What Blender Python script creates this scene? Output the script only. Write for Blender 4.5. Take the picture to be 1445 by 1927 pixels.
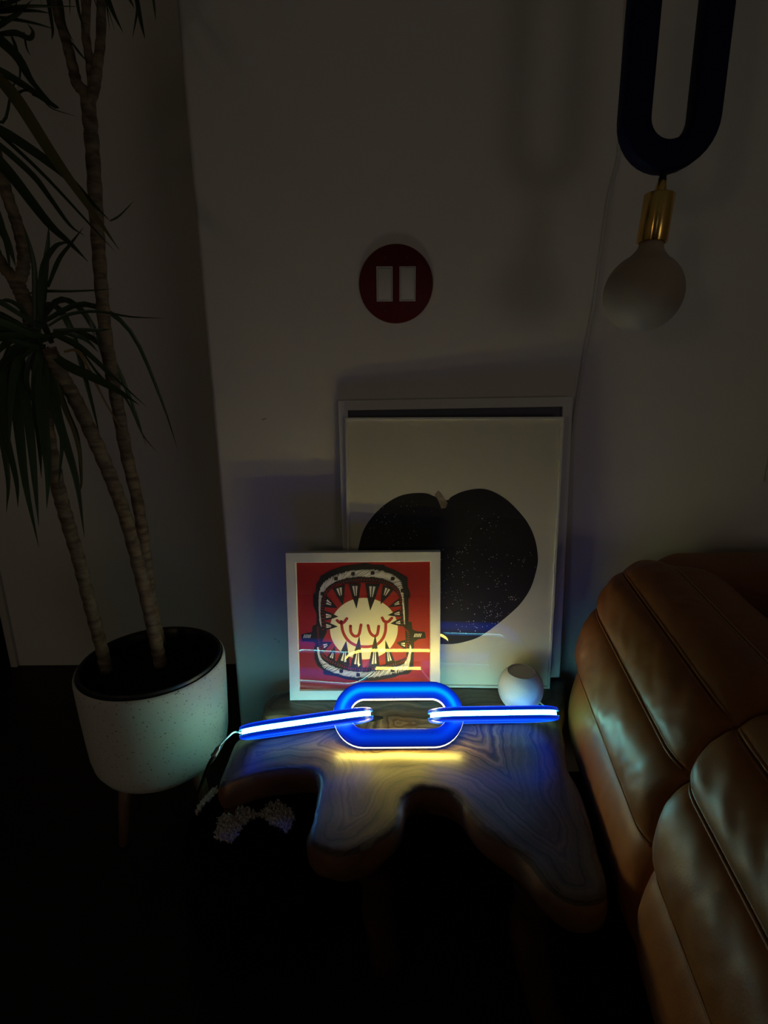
import bpy, bmesh, math, random
from mathutils import Vector, Matrix, noise
from mathutils.geometry import tessellate_polygon, delaunay_2d_cdt

# ------------------------------------------------------------------ camera
for o in list(bpy.data.objects):
    bpy.data.objects.remove(o)
scene = bpy.context.scene
COL = scene.collection
IW, IH, FPX = 1445.0, 1927.0, 1000.0
PITCH, ROLL, CAMH = math.radians(15.0), math.radians(0.4), 1.04
_F = Vector((0, math.cos(PITCH), -math.sin(PITCH)))
_U0 = Vector((0, math.sin(PITCH), math.cos(PITCH)))
_R0 = Vector((1, 0, 0))
CR = _R0 * math.cos(ROLL) - _U0 * math.sin(ROLL)
CU = _U0 * math.cos(ROLL) + _R0 * math.sin(ROLL)
CP = Vector((0, 0, CAMH))
cd = bpy.data.cameras.new('camera')
cam = bpy.data.objects.new('camera', cd)
COL.objects.link(cam)
cd.sensor_fit = 'VERTICAL'
cd.sensor_height = 36.0
cd.lens = 36.0 * FPX / IH
cd.clip_start = 0.02
m = Matrix((CR, CU, -_F)).transposed().to_4x4()
m.translation = CP
cam.matrix_world = m
scene.camera = cam

def ray(x, y):
    return _F + CR * ((x - IW / 2) / FPX) - CU * ((y - IH / 2) / FPX)
def aty(x, y, Y):
    d = ray(x, y); return CP + d * (Y / d.y)
def atz(x, y, Z):
    d = ray(x, y); return CP + d * ((Z - CAMH) / d.z)
def proj(p):
    q = Vector(p) - CP; z = q.dot(_F)
    return IW / 2 + FPX * q.dot(CR) / z, IH / 2 - FPX * q.dot(CU) / z

# ------------------------------------------------------------------ light
scene.view_settings.view_transform = 'Standard'
scene.view_settings.look = 'None'
scene.view_settings.exposure = 0.0
scene.view_settings.gamma = 1.0
scene.view_settings.use_curve_mapping = False
w = bpy.data.worlds.new('night'); scene.world = w; w.use_nodes = True
w.node_tree.nodes['Background'].inputs[0].default_value = (0.004, 0.005, 0.008, 1)
w.node_tree.nodes['Background'].inputs[1].default_value = 0.2

def area(name, loc, target, size, power, col):
    ld = bpy.data.lights.new(name, 'AREA'); ld.shape = 'DISK'; ld.size = size
    ld.energy = power; ld.color = col
    lo = bpy.data.objects.new(name, ld); COL.objects.link(lo)
    lo.location = loc
    lo.rotation_euler = (Vector(target) - Vector(loc)).to_track_quat('-Z', 'Y').to_euler()
    return lo
# two dim lamps that burn in the room behind the photographer
LAMP_R = area('room_lamp_light', (2.05, -2.95, 0.62), (0.2, 1.2, 1.2), 1.0, 2.7, (1.0, 0.85, 0.72))
LAMP_L = area('hall_lamp_light', (-1.7, -1.9, 1.25), (-0.7, 1.7, 1.0), 0.35, 1.25, (1.0, 0.71, 0.42))
LAMP_C = area('far_screen_light', (-0.15, -3.05, 1.55), (0.1, 1.2, 1.1), 0.5, 0.26, (0.72, 0.86, 1.0))

# ------------------------------------------------------------------ helpers
def link(o, parent=None):
    COL.objects.link(o)
    if parent is not None:
        o.parent = parent
    return o
def tag(o, label=None, cat=None, group=None, kind=None):
    if label: o['label'] = label
    if cat: o['category'] = cat
    if group: o['group'] = group
    if kind: o['kind'] = kind
    return o
def empty(name, loc=(0, 0, 0), label=None, cat=None, group=None, mat=None):
    o = bpy.data.objects.new(name, None); COL.objects.link(o)
    if mat is not None: o.matrix_world = mat
    else: o.location = loc
    o.empty_display_size = 0.05
    return tag(o, label, cat, group)
def mesh(name, verts, faces, mat=None, parent=None, smooth=False, loc=None, fix=True):
    me = bpy.data.meshes.new(name)
    me.from_pydata([tuple(v) for v in verts], [], [tuple(f) for f in faces])
    if fix:
        bm = bmesh.new(); bm.from_mesh(me)
        bmesh.ops.recalc_face_normals(bm, faces=bm.faces)
        bm.to_mesh(me); bm.free()
    if smooth:
        me.polygons.foreach_set('use_smooth', [True] * len(me.polygons))
    if mat: me.materials.append(mat)
    me.update()
    o = bpy.data.objects.new(name, me)
    link(o, parent)
    if loc is not None: o.location = loc
    return o
def boxdata(x0, x1, y0, y1, z0, z1):
    v = [(x, y, z) for x in (x0, x1) for y in (y0, y1) for z in (z0, z1)]
    f = [(0, 1, 3, 2), (4, 6, 7, 5), (0, 4, 5, 1), (2, 3, 7, 6), (0, 2, 6, 4), (1, 5, 7, 3)]
    return v, f
def box(name, b, mat, parent=None, bevel=0.0, seg=2):
    o = mesh(name, *boxdata(*b), mat, parent)
    if bevel:
        bm = bmesh.new(); bm.from_mesh(o.data)
        bmesh.ops.bevel(bm, geom=bm.edges[:], offset=bevel, segments=seg, affect='EDGES', profile=0.5)
        bm.to_mesh(o.data); bm.free()
        o.data.polygons.foreach_set('use_smooth', [True] * len(o.data.polygons))
        o.data.set_sharp_from_angle(angle=math.radians(40))
    return o
def lathe(name, prof, n, mat, parent=None, smooth=True, loc=None, cap0=False, cap1=False):
    v, f = [], []
    for (r, z) in prof:
        for i in range(n):
            a = 2 * math.pi * i / n
            v.append((r * math.cos(a), r * math.sin(a), z))
    for k in range(len(prof) - 1):
        for i in range(n):
            j = (i + 1) % n
            f.append((k * n + i, k * n + j, (k + 1) * n + j, (k + 1) * n + i))
    if cap0: f.append(tuple(range(n))[::-1])
    if cap1: f.append(tuple(range((len(prof) - 1) * n, len(prof) * n)))
    o = mesh(name, v, f, mat, parent, smooth, loc)
    o.data.set_sharp_from_angle(angle=math.radians(50))
    return o
def smooth_path(pts, n=6):
    pts = [Vector(p) for p in pts]
    if len(pts) < 3:
        return [pts[0].lerp(pts[-1], i / n) for i in range(n + 1)]
    P = [pts[0] * 2 - pts[1]] + pts + [pts[-1] * 2 - pts[-2]]
    out = []
    for i in range(1, len(P) - 2):
        p0, p1, p2, p3 = P[i - 1], P[i], P[i + 1], P[i + 2]
        for k in range(n):
            t = k / n
            out.append(0.5 * ((2 * p1) + (p2 - p0) * t + (2 * p0 - 5 * p1 + 4 * p2 - p3) * t * t + (3 * p1 - p0 - 3 * p2 + p3) * t ** 3))
    out.append(pts[-1])
    return out
def tubedata(path, rad, n=8, cap=True):
    path = [Vector(p) for p in path]
    v, f = [], []
    ref = Vector((0, 0, 1))
    prevx = None
    for i, p in enumerate(path):
        t = (path[min(i + 1, len(path) - 1)] - path[max(i - 1, 0)]).normalized()
        if prevx is None:
            a = ref if abs(t.dot(ref)) < 0.9 else Vector((1, 0, 0))
            x = t.cross(a).normalized()
        else:
            x = (prevx - t * prevx.dot(t)).normalized()
        prevx = x
        y = t.cross(x)
        r = rad(i / max(1, len(path) - 1)) if callable(rad) else (rad[i] if isinstance(rad, (list, tuple)) else rad)
        for k in range(n):
            a = 2 * math.pi * k / n
            v.append(p + (x * math.cos(a) + y * math.sin(a)) * r)
    for i in range(len(path) - 1):
        for k in range(n):
            j = (k + 1) % n
            f.append((i * n + k, i * n + j, (i + 1) * n + j, (i + 1) * n + k))
    if cap:
        f.append(tuple(range(n))[::-1]); b = (len(path) - 1) * n
        f.append(tuple(range(b, b + n)))
    return v, f
def tube(name, path, rad, mat, parent=None, n=8):
    return mesh(name, *tubedata(path, rad, n), mat, parent, True)
class MB:
    def __init__(s): s.v, s.f = [], []
    def add(s, v, f):
        b = len(s.v); s.v += [Vector(p) for p in v]; s.f += [tuple(i + b for i in q) for q in f]
    def build(s, name, mat, parent=None, smooth=False, fix=True):
        return mesh(name, s.v, s.f, mat, parent, smooth, fix=fix)

# ------------------------------------------------------------------ materials
def pmat(name, col, rough=0.6, metal=0.0, spec=0.5, coat=0.0, coat_rough=0.1, emit=None, emit_s=0.0, sheen=0.0):
    mt = bpy.data.materials.new(name); mt.use_nodes = True
    b = mt.node_tree.nodes['Principled BSDF']
    b.inputs['Base Color'].default_value = (*col, 1)
    b.inputs['Roughness'].default_value = rough
    b.inputs['Metallic'].default_value = metal
    b.inputs['Specular IOR Level'].default_value = spec
    b.inputs['Coat Weight'].default_value = coat
    b.inputs['Coat Roughness'].default_value = coat_rough
    b.inputs['Sheen Weight'].default_value = sheen
    if emit:
        b.inputs['Emission Color'].default_value = (*emit, 1)
        b.inputs['Emission Strength'].default_value = emit_s
    return mt
def nodes(mt):
    nt = mt.node_tree
    return nt, nt.nodes, nt.links, nt.nodes['Principled BSDF']
def noise_tint(mt, scale, amount, c0, c1, detail=4, coord='Object', bump=0.0, bscale=None, stretch=None, dist=0.002):
    nt, N, L, b = nodes(mt)
    tc = N.new('ShaderNodeTexCoord'); mp = N.new('ShaderNodeMapping')
    if stretch: mp.inputs['Scale'].default_value = stretch
    L.new(tc.outputs[coord], mp.inputs[0])
    nz = N.new('ShaderNodeTexNoise'); nz.inputs['Scale'].default_value = scale; nz.inputs['Detail'].default_value = detail
    L.new(mp.outputs[0], nz.inputs['Vector'])
    rp = N.new('ShaderNodeValToRGB')
    rp.color_ramp.elements[0].position = 0.5 - amount; rp.color_ramp.elements[0].color = (*c0, 1)
    rp.color_ramp.elements[1].position = 0.5 + amount; rp.color_ramp.elements[1].color = (*c1, 1)
    L.new(nz.outputs['Fac'], rp.inputs[0]); L.new(rp.outputs[0], b.inputs['Base Color'])
    if bump:
        n2 = N.new('ShaderNodeTexNoise'); n2.inputs['Scale'].default_value = bscale or scale * 4; n2.inputs['Detail'].default_value = 3
        L.new(mp.outputs[0], n2.inputs['Vector'])
        bp = N.new('ShaderNodeBump'); bp.inputs['Strength'].default_value = bump; bp.inputs['Distance'].default_value = dist
        L.new(n2.outputs['Fac'], bp.inputs['Height']); L.new(bp.outputs[0], b.inputs['Normal'])
    return mt

M = {}
M['wall'] = noise_tint(pmat('wall_paint', (.7, .68, .64), .75, spec=.25), 3.0, .3, (.66, .64, .61), (.71, .69, .65), bump=.12, bscale=160, dist=.0006)
M['ceiling'] = pmat('ceiling_paint', (.7, .69, .66), .8, spec=.2)
M['trim'] = pmat('trim_paint', (.6, .57, .52), .5)
M['dark_hall'] = pmat('hall_unlit_tone', (.1, .09, .08), .8)  # darkness of the unlit hall is put into its wall colour
M['floor'] = noise_tint(pmat('floor_wood', (.02, .014, .01), .5, spec=.3), 6, .3, (.010, .007, .005), (.022, .015, .011), stretch=(1, 12, 1))
M['navy'] = pmat('navy_paint', (.003, .006, .045), .6, spec=.15)
M['brass'] = pmat('brass', (.86, .55, .16), .2, 1.0)
def brushed(mt):
    nt, N, L, b = nodes(mt)
    tg = N.new('ShaderNodeTangent'); tg.direction_type = 'RADIAL'; tg.axis = 'Z'
    b.inputs['Anisotropic'].default_value = .85
    b.inputs['Anisotropic Rotation'].default_value = .25
    L.new(tg.outputs[0], b.inputs['Tangent'])
brushed(M['brass'])
M['black'] = pmat('black_plastic', (.008, .008, .009), .4)
M['blackmatte'] = pmat('black_matte', (.006, .006, .006), .8, spec=.2)
M['bulb'] = pmat('frosted_glass', (.42, .34, .27), .5, spec=.4)
M['bulb'].node_tree.nodes['Principled BSDF'].inputs['Subsurface Weight'].default_value = .3
M['bulb'].node_tree.nodes['Principled BSDF'].inputs['Subsurface Radius'].default_value = (.03, .03, .03)
M['redplate'] = pmat('red_plate', (.11, .003, .003), .5, spec=.3)
M['white'] = pmat('white_plastic', (.62, .61, .58), .4)
M['whiteframe'] = pmat('white_frame', (.74, .74, .72), .45)
M['creamframe'] = pmat('cream_frame', (.70, .68, .60), .5)
M['frameside'] = pmat('frame_side', (.35, .28, .20), .6)
M['paper'] = pmat('print_paper', (.76, .74, .58), .7)
M['ink'] = pmat('black_ink', (.006, .006, .006), .6)
M['star'] = pmat('star_ink', (.75, .74, .68), .6)
M['slate'] = pmat('slate_print', (.10, .11, .15), .6)
M['redink'] = pmat('red_ink', (.36, .009, .008), .55)
M['gumink'] = pmat('gum_ink', (.28, .012, .014), .55)
M['creamink'] = pmat('cream_ink', (.80, .78, .60), .6)
M['whiteink'] = pmat('white_ink', (.82, .81, .76), .6)
M['stemink'] = noise_tint(pmat('stem_ink', (.3, .25, .16), .6), 60, .2, (.16, .12, .07), (.42, .36, .25))
M['cable'] = pmat('white_cable', (.6, .6, .58), .4)
M['greymetal'] = pmat('grey_metal', (.35, .35, .36), .35, .8)
M['screw'] = pmat('red_screw', (.10, .008, .008), .4)

def glass_mat():
    mt = bpy.data.materials.new('picture_glass'); mt.use_nodes = True
    nt = mt.node_tree; N, L = nt.nodes, nt.links
    N.remove(N['Principled BSDF'])
    tr = N.new('ShaderNodeBsdfTransparent'); gl = N.new('ShaderNodeBsdfGlossy'); gl.inputs['Roughness'].default_value = 0.012
    fr = N.new('ShaderNodeFresnel'); fr.inputs['IOR'].default_value = 1.5
    mx = N.new('ShaderNodeMixShader')
    L.new(fr.outputs[0], mx.inputs[0]); L.new(tr.outputs[0], mx.inputs[1]); L.new(gl.outputs[0], mx.inputs[2])
    L.new(mx.outputs[0], N['Material Output'].inputs['Surface'])
    return mt
M['glass'] = glass_mat()

def wood_mat():
    mt = pmat('teak', (.2, .13, .08), .55, spec=.2, coat=.7, coat_rough=.30)
    mt.node_tree.nodes['Principled BSDF'].inputs['Coat IOR'].default_value = 1.5
    nt, N, L, b = nodes(mt)
    at = N.new('ShaderNodeAttribute'); at.attribute_name = 'ring'
    tc = N.new('ShaderNodeTexCoord')
    nz = N.new('ShaderNodeTexNoise'); nz.inputs['Scale'].default_value = 9; nz.inputs['Detail'].default_value = 5
    L.new(tc.outputs['Object'], nz.inputs['Vector'])
    ma = N.new('ShaderNodeMath'); ma.operation = 'MULTIPLY_ADD'; ma.inputs[1].default_value = .075
    L.new(nz.outputs['Fac'], ma.inputs[0]); L.new(at.outputs['Fac'], ma.inputs[2])
    mu = N.new('ShaderNodeMath'); mu.operation = 'MULTIPLY'; mu.inputs[1].default_value = 85
    L.new(ma.outputs[0], mu.inputs[0])
    n1 = N.new('ShaderNodeTexNoise'); n1.noise_dimensions = '1D'; n1.inputs['Scale'].default_value = 1.0; n1.inputs['Detail'].default_value = 3.5; n1.inputs['Roughness'].default_value = .65
    L.new(mu.outputs[0], n1.inputs['W'])
    rp = N.new('ShaderNodeValToRGB'); cr = rp.color_ramp
    cr.elements[0].position = .31; cr.elements[0].color = (.022, .0135, .008, 1)
    cr.elements[1].position = .70; cr.elements[1].color = (.165, .100, .056, 1)
    e = cr.elements.new(.47); e.color = (.085, .049, .026, 1)
    L.new(n1.outputs['Fac'], rp.inputs[0])
    n2 = N.new('ShaderNodeTexNoise'); n2.inputs['Scale'].default_value = 5; n2.inputs['Detail'].default_value = 2
    L.new(tc.outputs['Object'], n2.inputs['Vector'])
    mx = N.new('ShaderNodeMixRGB'); mx.blend_type = 'MULTIPLY'; mx.inputs[0].default_value = .55
    L.new(rp.outputs[0], mx.inputs[1]); L.new(n2.outputs['Fac'], mx.inputs[2])
    L.new(mx.outputs[0], b.inputs['Base Color'])
    bp = N.new('ShaderNodeBump'); bp.inputs['Strength'].default_value = .25; bp.inputs['Distance'].default_value = .0015
    L.new(n1.outputs['Fac'], bp.inputs['Height']); L.new(bp.outputs[0], b.inputs['Normal'])
    return mt
M['teak'] = wood_mat()
M['bark'] = noise_tint(pmat('teak_edge', (.2, .09, .04), .6, spec=.3), 14, .3, (.10, .045, .02), (.24, .11, .05), bump=.5, bscale=40, dist=.004)
M['darkbark'] = noise_tint(pmat('root_wood', (.06, .03, .015), .7, spec=.2), 14, .3, (.035, .017, .008), (.075, .036, .016), bump=.5, bscale=40, dist=.004)
M['leather'] = noise_tint(pmat('tan_leather', (.4, .17, .06), .46, spec=.32), 5, .35, (.23, .074, .018), (.31, .106, .027), bump=.3, bscale=320, dist=.0006)
M['stitch'] = pmat('tan_thread', (.42, .22, .10), .6)
M['leaf'] = noise_tint(pmat('leaf_green', (.03, .07, .025), .38, spec=.4), 6, .3, (.016, .035, .014), (.04, .075, .025))
M['leafolive'] = pmat('leaf_olive', (.10, .10, .025), .4)
M['leafdry'] = pmat('leaf_dry', (.25, .17, .08), .7)
def bark_stem():
    mt = pmat('dracaena_bark', (.25, .19, .13), .8, spec=.2)
    nt, N, L, b = nodes(mt)
    tc = N.new('ShaderNodeTexCoord'); mp = N.new('ShaderNodeMapping'); mp.inputs['Scale'].default_value = (30, 30, 95)
    L.new(tc.outputs['Object'], mp.inputs[0])
    nz = N.new('ShaderNodeTexNoise'); nz.inputs['Scale'].default_value = 1; nz.inputs['Detail'].default_value = 3
    L.new(mp.outputs[0], nz.inputs['Vector'])
    rp = N.new('ShaderNodeValToRGB'); rp.color_ramp.elements[0].position = .35; rp.color_ramp.elements[0].color = (.10, .075, .05, 1)
    rp.color_ramp.elements[1].position = .6; rp.color_ramp.elements[1].color = (.22, .17, .115, 1)
    L.new(nz.outputs['Fac'], rp.inputs[0]); L.new(rp.outputs[0], b.inputs['Base Color'])
    bp = N.new('ShaderNodeBump'); bp.inputs['Strength'].default_value = .6; bp.inputs['Distance'].default_value = .003
    L.new(nz.outputs['Fac'], bp.inputs['Height']); L.new(bp.outputs[0], b.inputs['Normal'])
    return mt
M['stem'] = bark_stem()
def pot_mat():
    mt = pmat('speckled_ceramic', (.6, .58, .53), .65, spec=.3)
    nt, N, L, b = nodes(mt)
    tc = N.new('ShaderNodeTexCoord'); mp = N.new('ShaderNodeMapping'); mp.inputs['Scale'].default_value = (1, 1, 1.6)
    L.new(tc.outputs['Object'], mp.inputs[0])
    vo = N.new('ShaderNodeTexVoronoi'); vo.inputs['Scale'].default_value = 100
    L.new(mp.outputs[0], vo.inputs['Vector'])
    n2 = N.new('ShaderNodeTexNoise'); n2.inputs['Scale'].default_value = 90
    L.new(mp.outputs[0], n2.inputs['Vector'])
    ad = N.new('ShaderNodeMath'); ad.operation = 'MULTIPLY'; L.new(vo.outputs['Distance'], ad.inputs[0]); L.new(n2.outputs['Fac'], ad.inputs[1])
    rp = N.new('ShaderNodeValToRGB'); rp.color_ramp.elements[0].position = .05; rp.color_ramp.elements[0].color = (.16, .15, .13, 1)
    rp.color_ramp.elements[1].position = .10; rp.color_ramp.elements[1].color = (.60, .60, .55, 1)
    L.new(ad.outputs[0], rp.inputs[0]); L.new(rp.outputs[0], b.inputs['Base Color'])
    return mt
M['pot'] = pot_mat()
M['legwood'] = pmat('leg_wood', (.16, .09, .045), .5)
M['soil'] = noise_tint(pmat('soil', (.01, .008, .006), .9, spec=.1), 60, .3, (.004, .003, .003), (.016, .012, .009), bump=.6, bscale=90)
def speaker_mat():
    mt = pmat('speaker_mesh', (.62, .61, .58), .7, spec=.3)
    nt, N, L, b = nodes(mt)
    uv = N.new('ShaderNodeUVMap'); mp = N.new('ShaderNodeMapping')
    mp.inputs['Scale'].default_value = (1, 1, 1); mp.inputs['Rotation'].default_value = (0, 0, math.radians(45))
    L.new(uv.outputs[0], mp.inputs[0])
    ck = N.new('ShaderNodeTexVoronoi'); ck.inputs['Scale'].default_value = 1.0; ck.inputs['Randomness'].default_value = 0
    L.new(mp.outputs[0], ck.inputs['Vector'])
    rp = N.new('ShaderNodeValToRGB'); rp.color_ramp.elements[0].position = .12; rp.color_ramp.elements[0].color = (.20, .20, .19, 1)
    rp.color_ramp.elements[1].position = .42; rp.color_ramp.elements[1].color = (.68, .67, .64, 1)
    L.new(ck.outputs['Distance'], rp.inputs[0]); L.new(rp.outputs[0], b.inputs['Base Color'])
    bp = N.new('ShaderNodeBump'); bp.inputs['Strength'].default_value = .6; bp.inputs['Distance'].default_value = .001
    L.new(ck.outputs['Distance'], bp.inputs['Height']); L.new(bp.outputs[0], b.inputs['Normal'])
    return mt
M['speaker'] = speaker_mat()
M['touch'] = pmat('touch_disc', (.72, .70, .66), .4)
def lamp_face_mat(strength=1.0):
    # blue diffuser over an LED line that runs along the middle of each link
    mt = pmat('blue_diffuser', (.005, .03, .35), .28, spec=.5)
    nt, N, L, b = nodes(mt)
    at = N.new('ShaderNodeAttribute'); at.attribute_name = 'glow'
    rp = N.new('ShaderNodeValToRGB'); cr = rp.color_ramp
    cr.elements[0].position = 0; cr.elements[0].color = (.0, .002, .06, 1)
    cr.elements[1].position = 1; cr.elements[1].color = (.0, .50, 1, 1)
    e = cr.elements.new(.35); e.color = (.0, .02, .42, 1)
    e = cr.elements.new(.7); e.color = (.0, .07, .80, 1)
    L.new(at.outputs['Fac'], rp.inputs[0]); L.new(rp.outputs[0], b.inputs['Emission Color'])
    b.inputs['Emission Strength'].default_value = strength
    return mt
M['lampface'] = lamp_face_mat()
M['lampface2'] = lamp_face_mat(3.2)
M['lampwarm'] = pmat('warm_led_diffuser', (.8, .8, .8), .3, emit=(1.0, .80, .14), emit_s=42.0)
M['lampcool'] = pmat('cool_led_diffuser', (.8, .8, .8), .3, emit=(.30, 1.0, .80), emit_s=25.0)
M['lenswhite'] = pmat('clear_lens', (.7, .7, .7), .15, emit=(1.0, .93, .80), emit_s=1.5)
M['lampclear'] = pmat('blue_lens', (.02, .12, .5), .12, emit=(.0, .38, .75), emit_s=1.0)
M['pile_b'] = pmat('black_pile', (.006, .006, .007), .9, spec=.1)
M['pile_w'] = pmat('white_pile', (.62, .58, .54), .9, spec=.1)
M['rug'] = noise_tint(pmat('rug_wool', (.10, .08, .06), .95, spec=.1), 40, .3, (.05, .04, .03), (.12, .10, .075), bump=.5, bscale=200)
M['cushion'] = noise_tint(pmat('green_velvet', (.02, .03, .02), .8, spec=.2, sheen=.2), 20, .3, (.014, .02, .014), (.03, .04, .026))

# ------------------------------------------------------------------ setting
WY, RY, CX = 1.19, 1.741, -0.378     # main wall, recessed wall, outside corner
def struct(o): o['kind'] = 'structure'; return o
struct(box('floor', (-2.6, 2.7, -3.3, 3.0, -.05, 0), M['floor']))
struct(box('ceiling', (-2.6, 2.7, -3.3, 3.0, 2.55, 2.6), M['ceiling']))
def rounded_corner_wall():
    r = .012
    pts = [(2.6, WY), (CX + r, WY)]
    for i in range(1, 7):
        a = math.pi / 2 * i / 6
        pts.append((CX + r - r * math.sin(a), WY + r - r * math.cos(a)))
    pts += [(CX, RY + .1), (2.6, RY + .1)]
    n = len(pts)
    v = [(x, y, z) for z in (0, 2.55) for x, y in pts]
    f = [(i, (i + 1) % n, n + (i + 1) % n, n + i) for i in range(n)] + [tuple(range(n)), tuple(range(n, 2 * n))]
    o = mesh('wall_back', v, f, M['wall'], None, True)
    o.data.set_sharp_from_angle(angle=math.radians(35))
    return struct(o)
wall_back = rounded_corner_wall()
JX = -1.365
struct(box('wall_alcove', (JX, CX - .001, RY, RY + .12, 0, 2.55), M['wall']))
struct(box('wall_alcove_header', (-2.5, JX - .001, RY, RY + .12, 2.05, 2.55), M['wall']))
struct(box('trim_1', (JX, JX + .024, RY - .014, RY - .0005, 0, 2.05), M['trim'], None, .003))
struct(box('wall_hall', (-2.5, -.9, 2.8, 2.88, 0, 2.55), M['dark_hall']))
struct(box('wall_hall_side', (-1.0, -.9, RY + .125, 2.795, 0, 2.55), M['dark_hall']))
struct(box('wall_left', (-2.6, -2.505, -3.2, 2.9, 0, 2.55), M['wall']))
struct(box('wall_right', (2.605, 2.7, -3.2, 1.9, 0, 2.55), M['wall']))
struct(box('wall_front', (-2.5, 2.6, -3.3, -3.205, 0, 2.55), M['wall']))
# small scuffs on the painted wall
for k, (x, y, dx, dy) in enumerate(((497, 789, 7, -3), (518, 1203, 4, 1), (525, 1208, 3, -4))):
    a, b_ = aty(x - dx / 2, y - dy / 2, WY - .0006), aty(x + dx / 2, y + dy / 2, WY - .0006)
    tube('scuff_mark', [a, a.lerp(b_, .5) + Vector((0, 0, .0008)), b_], .0005, M['blackmatte'], wall_back, 5)

# ------------------------------------------------------------------ table
ZT, TH = .32, .074
outline_px = [(448, 1392), (430, 1430), (413, 1478), (440, 1470), (480, 1456), (530, 1447), (575, 1446), (597, 1453), (604, 1472), (598, 1503), (590, 1540),
    (584, 1570), (590, 1592), (615, 1606), (645, 1609), (680, 1600), (715, 1583), (742, 1560), (754, 1535), (758, 1510), (772, 1493), (795, 1485),
    (820, 1485), (845, 1492), (866, 1508), (882, 1530), (903, 1556), (935, 1580), (968, 1600), (998, 1630), (1028, 1668), (1070, 1697), (1110, 1702), (1140, 1690),
    (1138, 1650), (1124, 1600), (1113, 1560), (1098, 1510), (1085, 1478), (1069, 1450), (1063, 1415), (1058, 1385), (1053, 1360), (1060, 1330), (1064, 1296), (1058, 1276),
    (1000, 1272), (850, 1270), (700, 1274), (600, 1284), (540, 1298), (507, 1312), (496, 1330), (501, 1345), (530, 1343), (565, 1350), (590, 1359), (565, 1368), (520, 1377), (480, 1385)]
ctrl = [atz(x, y, ZT) for x, y in outline_px]
def closed_smooth(pts, n):
    out = []
    k = len(pts)
    for i in range(k):
        p0, p1, p2, p3 = pts[i - 1], pts[i], pts[(i + 1) % k], pts[(i + 2) % k]
        for j in range(n):
            t = j / n
            out.append(0.5 * ((2 * p1) + (p2 - p0) * t + (2 * p0 - 5 * p1 + 4 * p2 - p3) * t * t + (3 * p1 - p0 - 3 * p2 + p3) * t ** 3))
    return out
ring = closed_smooth(ctrl, 5)
ring = [Vector((p.x, p.y)) for p in ring]
NR = len(ring)
def inside(p, poly):
    c = False; j = len(poly) - 1
    for i in range(len(poly)):
        a, b_ = poly[i], poly[j]
        if (a[1] > p[1]) != (b_[1] > p[1]) and p[0] < (b_[0] - a[0]) * (p[1] - a[1]) / (b_[1] - a[1]) + a[0]: c = not c
        j = i
    return c
def edist(p):
    best = 9
    for i in range(NR):
        a, b_ = ring[i], ring[(i + 1) % NR]
        d = b_ - a; t = max(0, min(1, (p - a).dot(d) / max(1e-9, d.length_squared)))
        best = min(best, (a + d * t - p).length_squared)
    return math.sqrt(best)
table = empty('live_edge_table', (0.05, .85, 0), 'low live-edge wood side table carrying the glowing blue chain lamp', 'table')
TO = Vector((0.05, .85, 0))
def build_slab():
    rnd = random.Random(4)
    pts = list(ring); step = .009
    xs = [p.x for p in ring]; ys = [p.y for p in ring]
    x = min(xs)
    dist = [0.0] * NR
    while x < max(xs):
        y = min(ys)
        while y < max(ys):
            q = Vector((x + rnd.uniform(-.002, .002), y + rnd.uniform(-.002, .002)))
            if inside(q, ring):
                d = edist(q)
                if d > .004: pts.append(q); dist.append(d)
            y += step
        x += step
    res = delaunay_2d_cdt(pts, [], [list(range(NR))], 1, 1e-6)
    V2, Fc, orig = res[0], res[2], res[3]
    dd = [dist[o[0]] if o else 0 for o in orig]
    hole = atz(704, 1352, ZT)
    verts = []
    for p, d in zip(V2, dd):
        z = ZT - .0025 * max(0, 1 - d / .006) ** 2 + .0012 * noise.noise(Vector((p.x * 14, p.y * 14, 0)))
        h = (Vector(((p.x - hole.x) / 1.6, p.y - hole.y))).length
        verts.append(Vector((p.x, p.y, z)))
    nt = len(verts)
    # boundary order
    bidx = {}
    for i, o in enumerate(orig):
        for k in o:
            if k < NR: bidx[k] = i
    loop = [bidx[k] for k in range(NR)]
    cen = Vector((.06, .95))
    faces = [tuple(f) for f in Fc]
    prev = loop
    layers = 6
    ringattr = list(dd)
    for l in range(1, layers + 1):
        t = l / layers
        cur = []
        for k in range(NR):
            p = V2[loop[k]]
            tang = (ring[(k + 1) % NR] - ring[k - 1]).normalized(); nrm = Vector((tang.y, -tang.x))
            if inside(p + nrm * .003, ring): nrm = -nrm
            bul = math.sin(t * math.pi) * .009 - t * t * .022 + .006 * noise.noise(Vector((p.x * 18, p.y * 18, t * 2.5)))
            z = ZT - .0025 - t * TH
            cur.append(len(verts)); verts.append(Vector((p.x + nrm.x * bul, p.y + nrm.y * bul, z)))
            ringattr.append(0.0)
        for k in range(NR):
            j = (k + 1) % NR
            faces.append((prev[k], prev[j], cur[j], cur[k]))
        prev = cur
    # bottom
    tri = tessellate_polygon([[verts[i] for i in prev]])
    nb = len(faces)
    for a in tri: faces.append(tuple(prev[i] for i in a))
    o = mesh('slab', [v - TO for v in verts], faces, M['teak'], table, True)
    o.data.materials.append(M['bark'])
    for i, p in enumerate(o.data.polygons):
        if min(p.vertices) >= nt: p.material_index = 1
        elif i >= len(Fc): p.material_index = 1
    at = o.data.attributes.new('ring', 'FLOAT', 'POINT')
    at.data.foreach_set('value', ringattr)
    o.data.set_sharp_from_angle(angle=math.radians(60))
    return o
build_slab()
kh = atz(703, 1352, ZT)  # flat black disc paints the shade inside a hole in the slab
kp = []
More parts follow.
